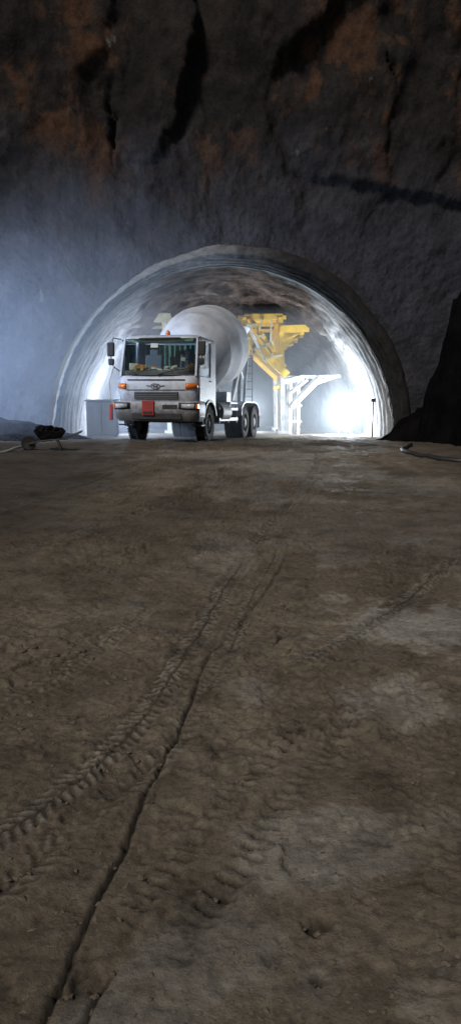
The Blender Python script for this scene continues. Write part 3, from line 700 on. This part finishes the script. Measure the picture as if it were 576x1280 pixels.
def volume(name,dens,col):
    mv=bpy.data.materials.new(name);mv.use_nodes=True;nt=mv.node_tree;nt.nodes.clear()
    o_=N(nt,'ShaderNodeOutputMaterial');v=N(nt,'ShaderNodeVolumeScatter');v.inputs['Color'].default_value=(*col,1);v.inputs['Density'].default_value=dens;v.inputs['Anisotropy'].default_value=.3
    nt.links.new(v.outputs[0],o_.inputs['Volume']);return mv
M['dust']=volume('dust_air',.040,(.84,.91,1));M['dust2']=volume('dust_plume_air',.038,(.75,.86,1))
o=MB().box((-.1,41.6,.4),(10.9,33,7.4)).obj('dust_haze','dust');tag(o,kind="stuff",label="pale lit dust hanging in the tunnel air",cat="dust")
P,F=ico(4)
for (cx,cy,cz,a,b,c) in [(-3.8,22.6,1.6,3.2,1.5,3.0),(-4.8,22.5,1.8,4.6,1.7,4.2),(-5.4,22.4,2.0,6.2,1.9,5.6)]:
    mb=MB();mb.add([(cx+p.x*a,cy+p.y*b,cz+p.z*c) for p in P],F);o=mb.obj('dust_haze','dust2',smooth=True)
    tag(o,kind="stuff",label="bluish dust drifting out past the portal edge",cat="dust")

# ------------------------------------------------------------ edges of the yard
def mound(name,cx,cy,rx,ry,h,mat,seed,label,cat,power=1.0,n=90,steep=None,rgh=.35):
    gx,gy_=np.meshgrid(np.linspace(-1.3,1.3,n),np.linspace(-1.3,1.3,n))
    q=np.hypot(gx,gy_)+.26*fbm(gx*1.8,gy_*1.8,seed,5,.55)
    pr=np.clip(1-sst(0,1.05,q),0,1)**power if steep is None else np.clip(1-np.clip(q,0,1.0)**steep,0,1)
    hh=h*pr*(1+rgh*fbm(gx*2.4,gy_*2.4,seed+9,4,.5))-.12*sst(.95,1.2,q)
    x=cx+gx*rx+.12*fbm(gx*5,gy_*5,seed+3,3);y=cy+gy_*ry
    V=np.stack([x.ravel(),y.ravel(),(hbase(x,y)+hh).ravel()-.02],1)
    o=npmesh(name,V,gridF(n,n),mat);tag(o,label,cat);return o
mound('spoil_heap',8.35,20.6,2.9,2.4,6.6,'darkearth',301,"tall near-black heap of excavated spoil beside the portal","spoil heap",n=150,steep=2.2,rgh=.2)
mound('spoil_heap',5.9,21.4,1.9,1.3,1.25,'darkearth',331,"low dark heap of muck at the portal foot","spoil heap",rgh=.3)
mound('earth_bank',-7.4,22.2,3.3,1.3,.62,'berm',351,"low dark bank of loose earth along the rock foot","earth bank",.6,rgh=.4)
mound('earth_bank',-5.9,21.0,1.5,.7,.22,'berm',371,"low dark bank of loose earth along the rock foot","earth bank",.7,rgh=.4)
cb=empty('equipment_cabinet',(-4.15,24.9,hg(-4,24.9)),(0,0,rad(6)));tag(cb,"grey steel equipment cabinet standing just inside the tunnel mouth","equipment cabinet")
MB().box((0,0,.62),(1.0,.7,1.1)).obj('cabinet_body','cabinet',cb,bevel=.03)
MB().box((0,0,1.20),(1.08,.78,.05)).obj('cabinet_lid','cabinet',cb,bevel=.01)
for s in(-1,1): MB().box((s*.24,-.36,.62),(.44,.02,.95)).obj('cabinet_door','cabinet',cb,bevel=.005)
for s in(-1,1): MB().box((s*.4,0,.03),(.1,.7,.1)).obj('skid','black',cb)

wb=empty('wheelbarrow',(-4.15,17.6,gz(-4.15,17.6)),(0,0,rad(8)));tag(wb,"dark muddy wheelbarrow heaped with muck on the mud","wheelbarrow")
t0=[(-.36,-.24,.46),(.34,-.24,.42),(.34,.24,.42),(-.36,.24,.46)];t1=[(-.22,-.16,.24),(.2,-.16,.22),(.2,.16,.22),(-.22,.16,.24)]
tr=MB().add(t0+t1,[(4,5,6,7),(0,1,5,4),(1,2,6,5),(2,3,7,6),(3,0,4,7)]).obj('tray','berm',wb)
so=tr.modifiers.new('s','SOLIDIFY');so.thickness=.015
mb=MB()
for s in(-1,1): mb.tube([(-.5,s*.05,.14),(-.2,s*.16,.22),(.3,s*.2,.26),(.72,s*.24,.42)],.016,8).tube([(.15,s*.19,.24),(.24,s*.2,0)],.014,6)
mb.obj('frame','black',wb)
MB().lathe([(-.03,.1),(-.035,.15),(0,.17),(.035,.15),(.03,.1)],(-.5,0,.16),(0,1,0),20).obj('wheel','rubber',wb,smooth=True)
mb=MB()
for i in range(18): blob(mb,(random.uniform(-.26,.24),random.uniform(-.16,.16),.38+random.uniform(0,.12)),random.uniform(.07,.12),i+900,2,.7)
mb.obj('load','berm',wb)
def hose(name,pts,r,mat,label):
    P=catmull(pts,8);o=MB().tube([(p[0],p[1],gz(p[0],p[1])+r*.8+(p[2] if len(p)>2 else 0)) for p in P],r,8).obj(name,mat,smooth=True);tag(o,label,"hose")
hose('hose',[(-6.6,16.0,0),(-5.6,16.4,0),(-5.0,17.0,0),(-4.75,18.0,.1),(-4.9,19.0,.0)],.03,'hosew',"pale rubber hose lying across the mud")
hose('hose',[(4.5,19.0),(3.9,17.2),(4.2,15.6),(5.2,14.9),(6.8,14.8)],.05,'black',"black rubber hose lying at the foot of the heap")
mp=empty('marker_post',(4.75,25.6,hg(4.75,25.6)));tag(mp,"slender dark marker post with small sign at the lining","marker post")
MB().beam((0,0,-.05),(0,0,1.25),.05).obj('post','black',mp);MB().box((0,-.03,1.22),(.16,.02,.12)).obj('sign_plate','black',mp)

# ------------------------------------------------------------ light and camera
w=bpy.data.worlds.new("World");scene.world=w;w.use_nodes=True;nt=w.node_tree;bg=nt.nodes['Background']
EL,AZ=rad(44),rad(-32)
sk=N(nt,'ShaderNodeTexSky',sky_type='NISHITA');sk.sun_disc=False;sk.sun_elevation=EL;sk.sun_rotation=rad(180)+(-AZ)
nt.links.new(sk.outputs[0],bg.inputs[0]);bg.inputs[1].default_value=.03
S=bpy.data.lights.new('sun','SUN');S.energy=1.9;S.angle=rad(12);S.color=(1,.93,.84)
so=bpy.data.objects.new('sun',S);COL.objects.link(so)
dirv=Vector((math.sin(AZ)*math.cos(EL),-math.cos(AZ)*math.cos(EL),math.sin(EL)))
so.rotation_euler=(-dirv).to_track_quat('-Z','Y').to_euler()
cam=bpy.data.cameras.new('camera');co=bpy.data.objects.new('camera',cam);COL.objects.link(co)
co.location=(0,0,1.6);co.rotation_euler=(rad(90-9.6),0,0)
cam.sensor_fit='VERTICAL';cam.sensor_height=36;cam.lens=26.7;cam.clip_end=500;cam.clip_start=.05
scene.camera=co
scene.view_settings.view_transform='Standard';scene.view_settings.look='None';scene.view_settings.exposure=0
